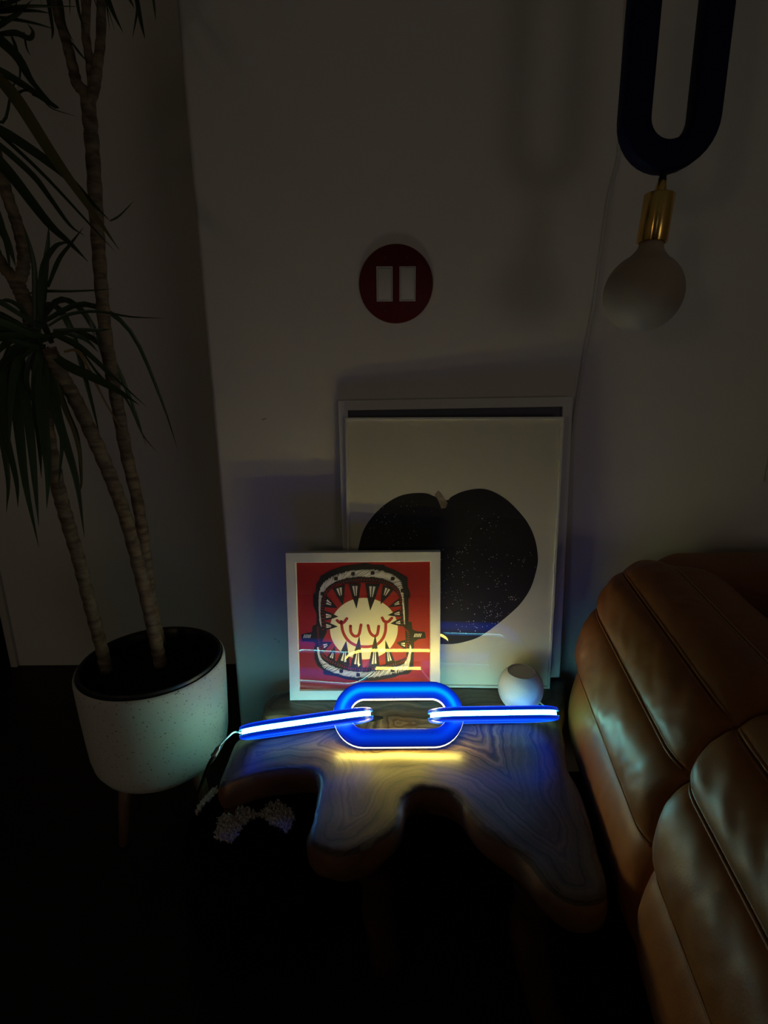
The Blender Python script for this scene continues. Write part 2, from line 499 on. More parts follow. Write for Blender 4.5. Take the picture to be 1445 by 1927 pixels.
for k in range(20):
    a = 2 * math.pi * k / 20; rr = .009 * (1 + .25 * math.sin(3 * a + 1))
    kp.append(Vector((kh.x + rr * 1.9 * math.cos(a), kh.y + rr * math.sin(a), ZT + .0018)) - TO)
mesh('knot_hole_shade', kp + [Vector((p.x, p.y, p.z - .004)) for p in kp], [tuple(range(20)), tuple(range(39, 19, -1))] + [(i, (i + 1) % 20, 20 + (i + 1) % 20, 20 + i) for i in range(20)], M['blackmatte'], table)
def root_leg(pts, r0, r1):
    path = smooth_path([Vector(p) - TO for p in pts], 6)
    v, f = tubedata(path, lambda t: r0 + (r1 - r0) * t, 12)
    v = [p + Vector((noise.noise(p * 16), noise.noise(p * 16 + Vector((5, 0, 0))), 0)) * .012 for p in v]
    v = [Vector((p.x, p.y, max(0.0, p.z))) for p in v]
    return mesh('leg', v, f, M['darkbark'], table, True)
root_leg([(.24, .66, .246), (.235, .66, .14), (.27, .60, .0)], .038, .03)
root_leg([(-.035, .73, .246), (-.02, .75, .14), (.0, .72, .0)], .034, .03)
root_leg([(.04, 1.04, .246), (.02, 1.03, .14), (.0, 1.06, .0)], .05, .045)

# ------------------------------------------------------------------ chain lamp
lamp = empty('chain_lamp', (0, .93, ZT), 'glowing blue three-link chain lamp with bright white edges on wood table', 'lamp')
LO = Vector((0, .93, ZT))
def stadium(hl, r, n=18):
    pts = []
    for i in range(13): pts.append((Vector((-hl + 2 * hl * i / 12, r)), Vector((0, 1))))
    for i in range(1, n):
        a = math.pi / 2 - math.pi * i / n; pts.append((Vector((hl + r * math.cos(a), r * math.sin(a))), Vector((math.cos(a), math.sin(a)))))
    for i in range(13): pts.append((Vector((hl - 2 * hl * i / 12, -r)), Vector((0, -1))))
    for i in range(1, n):
        a = -math.pi / 2 - math.pi * i / n; pts.append((Vector((-hl + r * math.cos(a), r * math.sin(a))), Vector((math.cos(a), math.sin(a)))))
    return pts
def sweep_ring(hl, r, prof, closed=True):
    """prof: list of (radial, normal) offsets; ring lies in local XZ plane, normal = -Y"""
    st = stadium(hl, r); n, k = len(st), len(prof)
    v, f = [], []
    for (p, d) in st:
        for (a, b_) in prof:
            q = p + d * a; v.append(Vector((q.x, -b_, q.y)))
    for i in range(n):
        j = (i + 1) % n
        for q in range(k if closed else k - 1):
            s = (q + 1) % k
            f.append((i * k + q, j * k + q, j * k + s, i * k + s))
    return v, f, n, k
LHL, LR, LW, LT = .068, .0455, .0165, .0128      # half straight, centre radius, half band, half thickness
def make_link(mat, lit_top, strip, face, rec):
    core = empty('link', mat=Matrix.Translation(-LO) @ mat)
    core.parent = lamp
    c = .0052
    for sgn in (1, -1):
        prof = [(-LW, c * sgn), (-LW, .0092 * sgn), (-LW * .86, .0113 * sgn)] + [(LW * t, (.0113 + .0022 * (1 - (t / .86) ** 2)) * sgn) for t in (-.6, -.3, 0, .3, .6)] + [(LW * .86, .0113 * sgn), (LW, .0092 * sgn), (LW, c * sgn)]
        gl = [.08, .05, .30, .55, .80, 1.0, .80, .55, .30, .05, .08]
        v, f, n, k = sweep_ring(LHL, LR, prof)
        o = mesh('blue_face', v, f, face, core, True)
        at = o.data.attributes.new('glow', 'FLOAT', 'POINT')
        vals = []
        for i in range(n):
            for q in range(k):
                zz = v[i * k + q].z
                w_ = (.78 + .22 * max(-1, min(1, (zz + .01) / .03))) if lit_top and sgn == 1 else .68
                vals.append(gl[q] * w_)
        at.data.foreach_set('value', vals)
        o.data.set_sharp_from_angle(angle=math.radians(45))
    # clear blue lips that hold the light strip
    for sgn in (1, -1):
        for rr in (1, -1):
            prof = [(LW * rr, c * sgn), ((LW + .0006) * rr, c * sgn), ((LW + .0006) * rr, .0043 * sgn), (LW * rr - .002 * rr, .0043 * sgn)]
            v, f, n, k = sweep_ring(LHL, LR, prof)
            mesh('edge_lens', v, f, M['lenswhite'] if lit_top else M['lampclear'], core, True)
    c2 = .0042
    prof = [(-LW + rec, -c2 - .0009), (LW - rec, -c2 - .0009), (LW - rec, c2 + .0009), (-LW + rec, c2 + .0009)]
    v, f, n, k = sweep_ring(LHL, LR, prof)
    o = mesh('light_strip', v, f, strip, core, True)
    o.data.set_sharp_from_angle(angle=math.radians(40))
    return core
HALF = LR + LW
def link_matrix(center, yaw, tilt):
    return Matrix.Translation(center) @ Matrix.Rotation(yaw, 4, 'Z') @ Matrix.Rotation(tilt, 4, 'X')
# middle link leans back 48 deg from upright
tc = math.radians(48)
zc = ZT + HALF * math.cos(tc) + LT * math.sin(tc) * .9 + .001
yc = .926
mid = make_link(link_matrix(Vector((.026, yc, zc)), 0, -tc), True, M['lampwarm'], M['lampface'], .001)
# side links: near edge raised, plane falls away from the viewer
ta = -math.radians(39.5 + 90)
zs = ZT + HALF * math.sin(math.radians(39.5)) + LT * math.cos(math.radians(39.5)) * .9 + .001
make_link(link_matrix(Vector((.2155, yc - .002, zs)), math.radians(.8), ta), False, M['lampcool'], M['lampface2'], .0045)
yl = math.radians(12.5)
lc = Vector((-.026, yc + .004, zs)) - Vector((math.cos(yl), math.sin(yl), 0)) * .13
make_link(link_matrix(lc, yl, ta), False, M['lampcool'], M['lampface2'], .0045)
lend = lc - Vector((math.cos(yl), math.sin(yl), 0)) * (LHL + LR + LW - .002) + Vector((0, 0, .0))
cp = [lend, lend + Vector((-.012, 0, .002)), atz(425, 1391, .375), aty(412, 1408, .80)]
cp[2] = aty(428, 1388, .83); cp[3] = aty(413, 1404, .80)
tube('cable', smooth_path([p - LO for p in cp], 6), .0017, M['cable'], lamp, 6)
c0, c1 = aty(413, 1404, .80), aty(401, 1424, .79)
tube('connector', [c0 - LO, c0.lerp(c1, .15) - LO, c0.lerp(c1, .2) - LO, c0.lerp(c1, .75) - LO, c0.lerp(c1, .8) - LO, c1 - LO], [.0025, .003, .0045, .0045, .0055, .0055], M['greymetal'], lamp, 10)
cp = [c1, aty(392, 1440, .785), aty(384, 1462, .785), Vector((-.392, .79, .17)), Vector((-.412, .80, .06)), Vector((-.415, .85, .004)), Vector((-.35, 1.06, .004)), Vector((-.25, 1.15, .004))]
tube('cord', smooth_path([p - LO for p in cp], 6), .0028, M['black'], lamp, 6)

# ------------------------------------------------------------------ smart speaker
def build_speaker():
    c = aty(979, 1299, 1.028)
    root = empty('smart_speaker', (c.x, c.y, ZT), 'small round white mesh smart speaker beside the chain lamp', 'speaker')
    R, HZ = .0487, .0843
    n = 72; rows = 40
    prof = []
    for i in range(rows + 1):
        z = .0012 + (HZ - .004) * i / rows
        u = (z - .0425) / .0487
        prof.append((R * math.sqrt(max(0.05, 1 - (u * .93) ** 2)), z))
    o = lathe('mesh_body', prof, n, M['speaker'], root, True, cap0=True)
    uvl = o.data.uv_layers.new(name='UVMap')
    for p in o.data.polygons:
        for li in p.loop_indices:
            vi = o.data.loops[li].vertex_index
            i = vi % n; k = vi // n
            a = i / n
            if i == 0 and any((o.data.loops[q].vertex_index % n) == n - 1 for q in p.loop_indices): a = 1.0
            uvl.data[li].uv = (a * 130, k / rows * 44)
    rt = prof[-1][0]
    lathe('top_rim', [(rt, HZ - .003), (rt - .0015, HZ - .0012), (rt - .0035, HZ - .0008), (rt - .0045, HZ - .0022), (rt - .006, HZ - .0035)], 64, M['white'], root)
    lathe('touch_surface', [(rt - .0055, HZ - .0032), (.012, HZ - .0026), (.0001, HZ - .0025)], 48, M['touch'], root)
    lathe('base_foot', [(.02, 0.0), (.021, .0005), (.021, .002)], 40, M['white'], root, cap0=True)
    b = [aty(1012, 1325, 1.02) - root.location, aty(1021, 1332, 1.0) - root.location, aty(1030, 1341, .985) - root.location]
    b = [Vector((p.x, p.y, max(p.z, .003))) for p in b]
    p0 = Vector((.012, .03, .006))
    tube('cable', smooth_path([p0, Vector((.03, .028, .004)), Vector((.045, .005, .0035)), Vector((.056, -.02, .0035)), Vector((.066, -.03, .003))], 6), .0018, M['cable'], root, 6)
    return root
build_speaker()

# ------------------------------------------------------------------ framed pictures
def frame_matrix(bl, yaw, lean, roll):
    return Matrix.Translation(bl) @ Matrix.Rotation(yaw, 4, 'Z') @ Matrix.Rotation(-lean, 4, 'X') @ Matrix.Rotation(roll, 4, 'Y')
def mitred(root, W_, H_, b, d, mat, y0=0.0, name='frame_rail'):
    o = [(0, 0), (W_, 0), (W_, H_), (0, H_)]; i = [(b, b), (W_ - b, b), (W_ - b, H_ - b), (b, H_ - b)]
    for k in range(4):
        j = (k + 1) % 4
        q = [o[k], o[j], i[j], i[k]]
        v = [(x, y0, z) for x, z in q] + [(x, y0 + d, z) for x, z in q]
        f = [(0, 1, 2, 3), (7, 6, 5, 4), (0, 4, 5, 1), (1, 5, 6, 2), (2, 6, 7, 3), (3, 7, 4, 0)]
        r = mesh(name, v, f, mat, root)
        bm = bmesh.new(); bm.from_mesh(r.data)
        es = [e for e in bm.edges if e.calc_length() > max(W_, H_) * .3]
        bmesh.ops.bevel(bm, geom=es, offset=.0008, segments=1, affect='EDGES')
        bm.to_mesh(r.data); bm.free()
def flat(name, loops, y, mat, root):
    lp = [[Vector((p[0], p[1], 0)) for p in l] for l in loops]
    tri = tessellate_polygon(lp)
    v = [(p[0], y, p[1]) for l in loops for p in l]
    return mesh(name, v, tri, mat, root, fix=False)
class Flat:
    def __init__(s): s.v, s.f = [], []
    def poly(s, pts):
        b = len(s.v); s.v += list(pts)
        for t in tessellate_polygon([[Vector((p[0], p[1], 0)) for p in pts]]): s.f.append(tuple(b + i for i in t))
    def stroke(s, pts, w0, cap=True):
        pts = [Vector(p) for p in pts]; L_, R_ = [], []
        n = len(pts)
        for i, p in enumerate(pts):
            t = (pts[min(i + 1, n - 1)] - pts[max(i - 1, 0)]).normalized()
            nr = Vector((-t.y, t.x)); ww = w0(i / (n - 1)) if callable(w0) else w0
            L_.append(p + nr * ww / 2); R_.append(p - nr * ww / 2)
        b = len(s.v); s.v += L_ + R_
        for i in range(n - 1): s.f.append((b + i, b + i + 1, b + n + i + 1, b + n + i))
        if cap and not callable(w0):
            for p in (pts[0], pts[-1]):
                s.poly([p + Vector((math.cos(a), math.sin(a))) * w0 / 2 for a in [2 * math.pi * k / 12 for k in range(12)]])
    def build(s, name, y, mat, root):
        return mesh(name, [(p[0], y, p[1]) for p in s.v], s.f, mat, root, fix=False)
def sp2(pts, n=5):
    return [Vector((p.x, p.y)) for p in smooth_path([Vector((a, b_, 0)) for a, b_ in pts], n)]

# --- rear white frame with a dark print
BW, BH = .508, .655
def rear_frame():
    br = atz(1055, 1283, ZT + .001)
    br.y = 1.122
    lean = math.radians(4.4)
    tr = aty(1068, 752, 1.172)
    H_ = (tr.z - br.z) / math.cos(lean)
    roll = math.radians(-.6)
    W_ = .508
    bl = br - Vector((W_ * math.cos(roll), 0, 0)) + Vector((0, 0, W_ * math.sin(roll) * 1.0))
    bl.z = ZT + .002
    root = empty('white_picture_frame', mat=frame_matrix(bl, 0, lean, roll), label='large white picture frame with dark slate inside, tucked behind the black fruit print', cat='picture')
    mitred(root, W_, H_, .021, .013, M['whiteframe'])
    box('backing', (.012, W_ - .012, .008, .012, .012, H_ - .012), M['black'], root)
    flat('print', [[(.015, .015), (W_ - .015, .015), (W_ - .015, H_ - .015), (.015, H_ - .015)]], .0075, M['slate'], root)
    return root
rear_frame()

# --- black fruit print
def fruit_print():
    W_, H_ = .467, .622
    bl = atz(657, 1292, ZT + .001); bl.z = ZT + .0015
    yaw = math.radians(-2.0); lean = math.radians(5.0)
    root = empty('fruit_picture', mat=frame_matrix(bl, yaw, lean, 0), label='large cream print of a black star-speckled fruit leaning on the wall', cat='picture')
    mitred(root, W_, H_, .0055, .012, M['creamframe'])
    box('backing', (.003, W_ - .003, .007, .011, .003, H_ - .003), M['black'], root)
    flat('print_paper', [[(.004, .004), (W_ - .004, .004), (W_ - .004, H_ - .004), (.004, H_ - .004)]], .0060, M['paper'], root)
    inv = root.matrix_world.inverted()
    def loc(zx, zy):      # picture detail -> point on the print's plane
        d = ray(600 + zx / 2.779, 680 + zy / 2.779)
        a = inv @ CP; b_ = inv.to_3x3() @ d
        q = a + b_ * ((.0058 - a.y) / b_.y)
        return Vector((q.x, q.z))
    out = [(640, 748), (605, 706), (560, 690), (490, 690), (420, 705), (350, 745), (290, 800), (240, 870), (215, 940), (205, 1010), (220, 1120), (260, 1220), (330, 1330),
           (420, 1410), (520, 1460), (620, 1477), (700, 1478), (770, 1465), (840, 1440), (920, 1385), (1000, 1320), (1060, 1260), (1110, 1180), (1140, 1080), (1145, 1020),
           (1130, 930), (1095, 850), (1050, 790), (990, 730), (930, 690), (870, 668), (810, 668), (740, 685), (690, 710), (670, 726), (658, 765)]
    pl = [loc(*p) for p in out]
    sm = [Vector((p.x, p.y)) for p in closed_smooth([Vector((p.x, p.y, 0)) for p in pl[1:-1]], 4)]
    flat('printed_fruit', [sm], .0058, M['ink'], root)
    flat('printed_stem', [[loc(*p) for p in ((605, 697), (624, 675), (640, 690), (655, 715), (673, 740), (664, 766), (640, 770), (627, 735))]], .0056, M['stemink'], root)
    st = Flat(); rnd = random.Random(11); cnt = 0
    clus = [(480, 760, 110, 60), (350, 830, 60, 80), (380, 930, 90, 40), (860, 850, 110, 80), (720, 1000, 70, 60), (860, 1050, 90, 90), (980, 1050, 110, 60), (740, 1120, 90, 80),
            (940, 1150, 60, 40), (700, 1240, 60, 70), (860, 1280, 100, 40), (930, 1290, 40, 40), (770, 1380, 60, 40), (1020, 1240, 25, 15), (900, 1350, 60, 50)]
    while cnt < 270:
        c = rnd.choice(clus)
        zx, zy = rnd.gauss(c[0], c[2] * .6), rnd.gauss(c[1], c[3] * .6)
        p = loc(zx, zy)
        if not inside(p, sm): continue
        r = rnd.choice((.0005, .0006, .0008, .0008, .0011))
        st.poly([p + Vector((math.cos(a), math.sin(a))) * r for a in [math.pi / 3 * k for k in range(6)]]); cnt += 1
    tag(st.build('printed_stars', .0056, M['star'], root), kind='stuff')
    v, f = boxdata(.005, W_ - .005, .0025, .0040, .005, H_ - .005)
    mesh('glass_pane', v, f[2:3] if False else [(0, 1, 5, 4)], M['glass'], root)
    return root
fruit_print()

# --- red jaw print
def jaw_print():
    W_ = H_ = .338
    bl = atz(545.5, 1318.5, ZT + .001); bl.z = ZT + .0015
    lean = math.radians(8.2)
    root = empty('jaw_picture', mat=frame_matrix(bl, math.radians(-.6), lean, math.radians(-.25)), label='square white-framed red print of a toothed jaw around a smiling pale sun', cat='picture')
    b = .0222
    mitred(root, W_, H_, b, .022, M['whiteframe'])
    box('backing', (b * .6, W_ - b * .6, .012, .020, b * .6, H_ - b * .6), M['black'], root)
    A = W_ - 2 * b
    flat('print_paper', [[(b - .002, b - .002), (W_ - b + .002, b - .002), (W_ - b + .002, H_ - b + .002), (b - .002, H_ - b + .002)]], .0110, M['redink'], root)
    TL, TR, BR, BL = Vector((155, 158)), Vector((1288, 145)), Vector((1308, 1262)), Vector((193, 1268))
    def loc(x, y):
        u, v = .5, .5
        for _ in range(6):
            q = TL.lerp(TR, u).lerp(BL.lerp(BR, u), v)
            u += (x - q.x) / 1125; v += (y - q.y) / 1113
        return Vector((b + A * u, b + A * (1 - v)))
    L_ = lambda pts: [loc(*p) for p in pts]
    S = A / 1125
    # sun
    sun = Flat(); sun.poly([loc(735 + 290 * math.cos(a), 735 + 270 * math.sin(a)) for a in [2 * math.pi * k / 64 for k in range(64)]])
    sun.build('printed_sun', .0108, M['creamink'], root)
    for pts in ([(540, 670), (556, 760), (600, 835), (670, 880), (755, 892), (835, 878), (890, 830), (918, 760), (922, 670)], [(505, 662), (530, 682), (560, 680), (588, 645)],
                [(890, 638), (908, 668), (940, 672), (972, 640)], [(620, 710), (625, 765), (655, 798), (692, 785), (710, 700)], [(770, 705), (788, 765), (822, 797), (850, 780), (861, 712)]):
        sm = Flat(); sm.stroke(sp2([tuple(loc(*p)) for p in pts], 6), 25 * S)
        sm.build('printed_smile_line', .0106, M['redink'], root)
    outer = [(200, 785), (255, 770), (290, 765), (295, 710), (328, 695), (330, 610), (300, 530), (298, 430), (320, 420), (325, 350), (352, 310), (360, 280), (440, 235), (540, 195), (640, 180),
             (740, 165), (800, 178), (905, 180), (902, 190), (990, 225), (1070, 270), (1100, 290), (1105, 370), (1125, 420), (1125, 460), (1112, 470), (1115, 600), (1115, 670), (1140, 675), (1150, 740),
             (1190, 755), (1255, 760), (1265, 815), (1200, 825), (1165, 850), (1165, 900), (1165, 1060), (1145, 1110), (1120, 1135), (1040, 1145), (1000, 1165), (920, 1180), (840, 1195), (700, 1195),
             (600, 1185), (500, 1155), (400, 1140), (385, 1115), (395, 1105), (340, 1060), (315, 1000), (310, 900), (325, 870), (305, 850), (205, 845)]
    hole = [(420, 760), (400, 720), (395, 600), (400, 500), (420, 430), (460, 380), (520, 350), (600, 338), (700, 332), (800, 332), (900, 345), (970, 385), (1020, 435), (1045, 500), (1050, 600), (1055, 700),
            (1085, 730), (1090, 780), (1095, 850), (1105, 880), (1100, 980), (1060, 1005), (980, 1030), (860, 1065), (740, 1080), (620, 1065), (500, 1020), (430, 990), (390, 950), (375, 880), (385, 830)]
    flat('printed_jaw', [L_(outer), L_(hole)[::-1]], .0104, M['ink'], root)
    teeth = [((460, 380), (553, 530), (570, 348)), ((598, 342), (670, 560), (706, 340)), ((742, 340), (787, 577), (868, 345)), ((892, 348), (874, 522), (990, 390)),
             ((410, 440), (507, 552), (398, 545)), ((396, 575), (516, 628), (400, 665)), ((398, 670), (513, 715), (405, 748)), ((1035, 465), (940, 546), (1050, 535)), ((1045, 560), (935, 615), (1053, 630)),
             ((1050, 640), (960, 687), (1058, 712)), ((505, 1022), (585, 838), (618, 1062)), ((622, 1070), (697, 793), (728, 1080)), ((775, 1078), (833, 780), (875, 1066)), ((925, 1048), (920, 832), (1005, 1025)),
             ((420, 990), (490, 883), (490, 1015)), ((375, 850), (467, 850), (392, 935)), ((1092, 830), (1013, 858), (1100, 920))]
    th_ = Flat()
    rnd = random.Random(3)
    for a, t, c in teeth:
        a, t, c = loc(*a), loc(*t), loc(*c)
        mid_ = (a + c) / 2
        tf = Flat(); tf.poly([a, a.lerp(t, .5) + (a - mid_) * .06, t, c.lerp(t, .5) + (c - mid_) * .06, c]); tf.build('printed_tooth', .0103, M['ink'], root)
        for s_ in (.36, .64):
            base = a.lerp(c, s_); tip = base.lerp(t, .62 if s_ == .5 else .45) * .75 + mid_.lerp(t, .6) * .25
            base = base.lerp(t, .10)
            th_.stroke([base, base.lerp(tip, .5), tip], lambda q, w_=(a - c).length * .17: w_ * (1 - q * .75), False)
    up_o = sp2([(356, 700), (348, 560), (349, 425), (388, 325), (484, 268), (602, 231), (740, 217), (878, 226), (974, 260), (1046, 318), (1065, 395), (1078, 520), (1086, 695)], 8)
    up_i = sp2([(372, 720), (362, 600), (368, 500), (400, 405), (455, 350), (540, 312), (640, 292), (740, 288), (860, 296), (955, 330), (1018, 382), (1053, 455), (1062, 560), (1080, 690)], 8)
    lo_o = sp2([(335, 900), (345, 1000), (400, 1088), (500, 1132), (600, 1160), (700, 1170), (840, 1166), (960, 1142), (1080, 1112), (1125, 1075), (1142, 960), (1142, 860)], 8)
    lo_i = sp2([(352, 900), (375, 990), (440, 1045), (540, 1085), (640, 1106), (740, 1112), (860, 1100), (980, 1072), (1070, 1045), (1100, 1000), (1122, 940), (1130, 860)], 8)
    def samp(c, t):
        t = max(0, min(.9999, t)) * (len(c) - 1); i = int(t); return c[i].lerp(c[i + 1], t - i)
    hat = Flat()
    for (o_, i_, n_, sl) in ((up_o, up_i, 112, .035), (lo_o, lo_i, 92, -.03)):
        for k in range(n_):
            t = k / n_
            s0, s1 = rnd.uniform(.02, .12), rnd.uniform(.86, 1.0)
            a, e = samp(i_, t), samp(o_, t + sl)
            wob = Vector((rnd.uniform(-3, 3), rnd.uniform(-3, 3)))
            p = [a.lerp(e, s0), a.lerp(e, (s0 + s1) / 2) + wob + (samp(o_, t + sl + .01) - e) * .6 * math.sin(t * 25), a.lerp(e, s1)]
            q = [Vector(loc(*x)) for x in sp2([tuple(x) for x in p], 3)]
            hat.stroke(q, lambda z, w_=rnd.uniform(6, 9) * S: w_ * (.35 + .65 * math.sin(math.pi * (z * .86 + .07))), False)
    for c in ((250, 800), (1195, 790)):
        for k in range(-2, 3):
            hat.stroke([loc(c[0] + k * 13 + 5, c[1] - 15), loc(c[0] + k * 13 - 5, c[1] + 15)], 6 * S, False)
    tag(hat.build('printed_hatching', .0102, M['whiteink'], root), kind='stuff')
    tag(th_.build('printed_tooth_lines', .0102, M['whiteink'], root), kind='stuff')
    for c in ((492, 300), (637, 258), (803, 250), (975, 298), (378, 430), (545, 1108), (985, 1100), (1060, 400), (690, 1140)):
        dot = Flat(); dot.poly([loc(c[0] + r_ * math.cos(a), c[1] + r_ * math.sin(a)) for a, r_ in [(2 * math.pi * k / 8, 17 + 4 * (k % 2)) for k in range(8)]])
        dot.build('printed_spot', .0101, M['ink'], root)
    gum = Flat()
    g1 = sp2([(385, 740), (378, 600), (384, 500), (412, 415), (470, 362), (560, 330), (640, 314), (740, 310), (860, 318), (950, 350), (1012, 400), (1045, 470), (1052, 580), (1072, 720), (1112, 760), (1115, 850), (1112, 960)], 8)
    g2 = sp2([(340, 720), (345, 800), (362, 900), (385, 970), (440, 1015), (540, 1060), (640, 1088), (740, 1094), (860, 1082), (980, 1052), (1075, 1020), (1112, 970)], 8)
    for g, n_ in ((g1, 74), (g2, 58)):
        for k in range(n_):
            t = k / n_; p = samp(g, t); q = samp(g, t + .01); d = (q - p)
            if d.length < 1e-6: continue
            d.normalize(); nr = Vector((-d.y, d.x)) * rnd.uniform(7, 11)
            gum.stroke([loc(*(p - nr)), loc(*(p + nr))], rnd.uniform(5, 8) * S, False)
    tag(gum.build('printed_gum', .0102, M['gumink'], root), kind='stuff')
    mesh('glass_pane', *[boxdata(b - .001, W_ - b + .001, .0050, .0065, b - .001, H_ - b + .001)[0], [(0, 1, 5, 4)]], M['glass'], root)
    return root
jaw_print()

# ------------------------------------------------------------------ light switch
def build_switch():
    c = aty(745, 535.5, WY)
    root = empty('light_switch', (c.x, WY, c.z), 'round red wall plate with two white rocker switches', 'light switch')
    R = .0765
    def disc(name, prof, mat, x=0, z=0, n=72):
        v, f = [], []
        for r, d in prof:
            for i in range(n):
                a = 2 * math.pi * i / n; v.append((x + r * math.cos(a), -d, z + r * math.sin(a)))
        for k in range(len(prof) - 1):
            for i in range(n):
                j = (i + 1) % n; f.append((k * n + i, k * n + j, (k + 1) * n + j, (k + 1) * n + i))
        f.append(tuple(range((len(prof) - 1) * n, len(prof) * n)))
        f.append(tuple(range(n)))
        o = mesh(name, v, f, mat, root, True); o.data.set_sharp_from_angle(angle=math.radians(30)); return o
    disc('plate', [(R, .0005), (R, .0045), (R - .0008, .0058), (R - .0022, .0065)], M['redplate'])
    for s in (-1, 1):
        x = s * .0232 + (.0005 if s > 0 else -.0005)
        hw, hh, bb = .0166, .0335, .0024
        mb = MB()
        for q in ((x - hw, x + hw, hh - bb, hh), (x - hw, x + hw, -hh, -hh + bb), (x - hw, x - hw + bb, -hh + bb, hh - bb), (x + hw - bb, x + hw, -hh + bb, hh - bb)):
            mb.add(*boxdata(q[0], q[1], -.0078, -.006, q[2], q[3]))
        mb.build('switch_bezel', M['white'], root)
        r = box('rocker', (x - hw + bb + .0006, x + hw - bb - .0006, -.0085, -.005, -hh + bb + .0006, hh - bb - .0006), M['white'], root, .0008)
        for vv in r.data.vertices:
            if vv.co.y < -.007: vv.co.y += -.0012 * s * vv.co.z / hh
        for zz in (-1, 1):
            disc('screw', [(.0034, .006), (.0034, .0068), (.0028, .0072)], M['screw'], x * .95, zz * .050, 16)
build_switch()

# ------------------------------------------------------------------ pendant lamp
def build_pendant():
    Y = .92
    top = aty(1247.5, 331, Y)
    root = empty('pendant_lamp', top, 'dark navy oblong loop pendant lamp with brass socket and unlit frosted globe bulb', 'pendant lamp')
    # loop: straight-sided oval
    px = 1.0 / 1000
    pl, pr = aty(1168, 216, Y), aty(1353, 216, Y)
    wid = (pr - pl).length
    band = (aty(1222, 216, Y) - pl).length
    r = (wid - band) / 2
    hl = .112
    pr_ = []
    hb, ht = band / 2, .016
    for a in range(16):
        an = 2 * math.pi * a / 16
        ca, sa = math.cos(an), math.sin(an)
        pr_.append((hb * math.copysign(abs(ca) ** .35, ca), ht * math.copysign(abs(sa) ** .35, sa)))
    v, f, n, k = sweep_ring(hl, r, pr_)
    # upright: local x -> world z ; centre above socket
    tilt = Matrix.Rotation(math.radians(-.9), 4, 'Y')
    cz = hl + r + hb + .003
    vv = [tilt @ Vector((p.z, p.y, p.x + cz)) for p in v]
    o = mesh('loop', vv, f, M['navy'], root, True); o.data.set_sharp_from_angle(angle=math.radians(50))
    ang = math.radians(3.6)
    sock = empty('socket_unit'); bpy.data.objects.remove(sock)
    Rm = Matrix.Rotation(ang, 4, 'Y')
    def lat(name, prof, mat, n=48, cap0=False, cap1=False):
        o = lathe(name, prof, n, mat, root, cap0=cap0, cap1=cap1)
        o.data.transform(Rm); return o
    lat('swivel', [(.0045, .006), (.0052, .0), (.0052, -.003), (.006, -.004), (.006, -.006)], M['black'], 24, True, True)
    lat('brass_neck', [(.0055, -.006), (.0065, -.008), (.0095, -.024), (.0095, -.0255)], M['brass'], 32, True, True)
    lat('socket', [(.009, -.0252), (.0215, -.0252), (.0225, -.0262), (.0225, -.093), (.0218, -.094), (.0195, -.094), (.0190, -.090)], M['brass'], 64)
    # bulb
    R = .0605
    bc = -.168
    prof = [(.0175, -.086), (.0180, -.097), (.0215, -.106)]
    for i in range(9, 60):
        a = math.pi * (i / 60)
        if R * math.sin(a) > .029: prof.append((R * math.sin(a), bc + R * math.cos(a)))
        elif a > 1.5: prof.append((max(.0002, R * math.sin(a)), bc + R * math.cos(a)))
    prof.append((.0001, bc - R))
    pp = smooth_path([Vector((a, b_, 0)) for a, b_ in prof], 2)
    lat('bulb', [(p.x, p.y) for p in pp], M['bulb'], 64)
    topz = 2.55 - top.z
    zt = cz + hl + r + hb
    tube('cable', [tilt @ Vector((0, 0, zt - .003)), Vector((tilt @ Vector((0, 0, zt))).lerp(Vector((.0, 0, topz - .02)), .3)), Vector((0, 0, topz - .02))], .003, M['black'], root, 8)
    lathe('ceiling_rose', [(.0001, topz - .03), (.045, topz - .03), (.05, topz - .025), (.05, topz - .001)], 40, M['brass'], root)
build_pendant()
# cord running down the wall to the outlet behind the pictures
cpx = [(1205, -420), (1192, -200), (1182, -40), (1174, 150), (1165, 290), (1148, 360), (1139, 420), (1128, 500), (1117, 580), (1103, 650), (1092, 720), (1082, 780), (1074, 830), (1064, 870), (1055, 900)]
co = tube('power_cord', smooth_path([aty(x, y, WY - (.006 if y < 840 else .004)) for x, y in cpx] + [Vector((.36, WY - .004, .5)), Vector((.34, WY - .004, .3))], 6), .0015, M['cable'], None, 6)
tag(co, 'thin pale power cord hanging down the wall behind the picture frames', 'cord')
# small white plate at the right edge of view
wp = aty(1452, 878, WY)
r_ = empty('wall_plate', (wp.x, WY, wp.z), 'small white wall plate above the leather sofa', 'wall plate')
box('plate', (-.012, .06, -.006, -.0005, -.034, .034), M['white'], r_, .002)
for zz in (-1, 1): box('outlet_socket', (.012, .036, -.008, -.0055, zz * .015 - .011, zz * .015 + .011), M['white'], r_, .002)

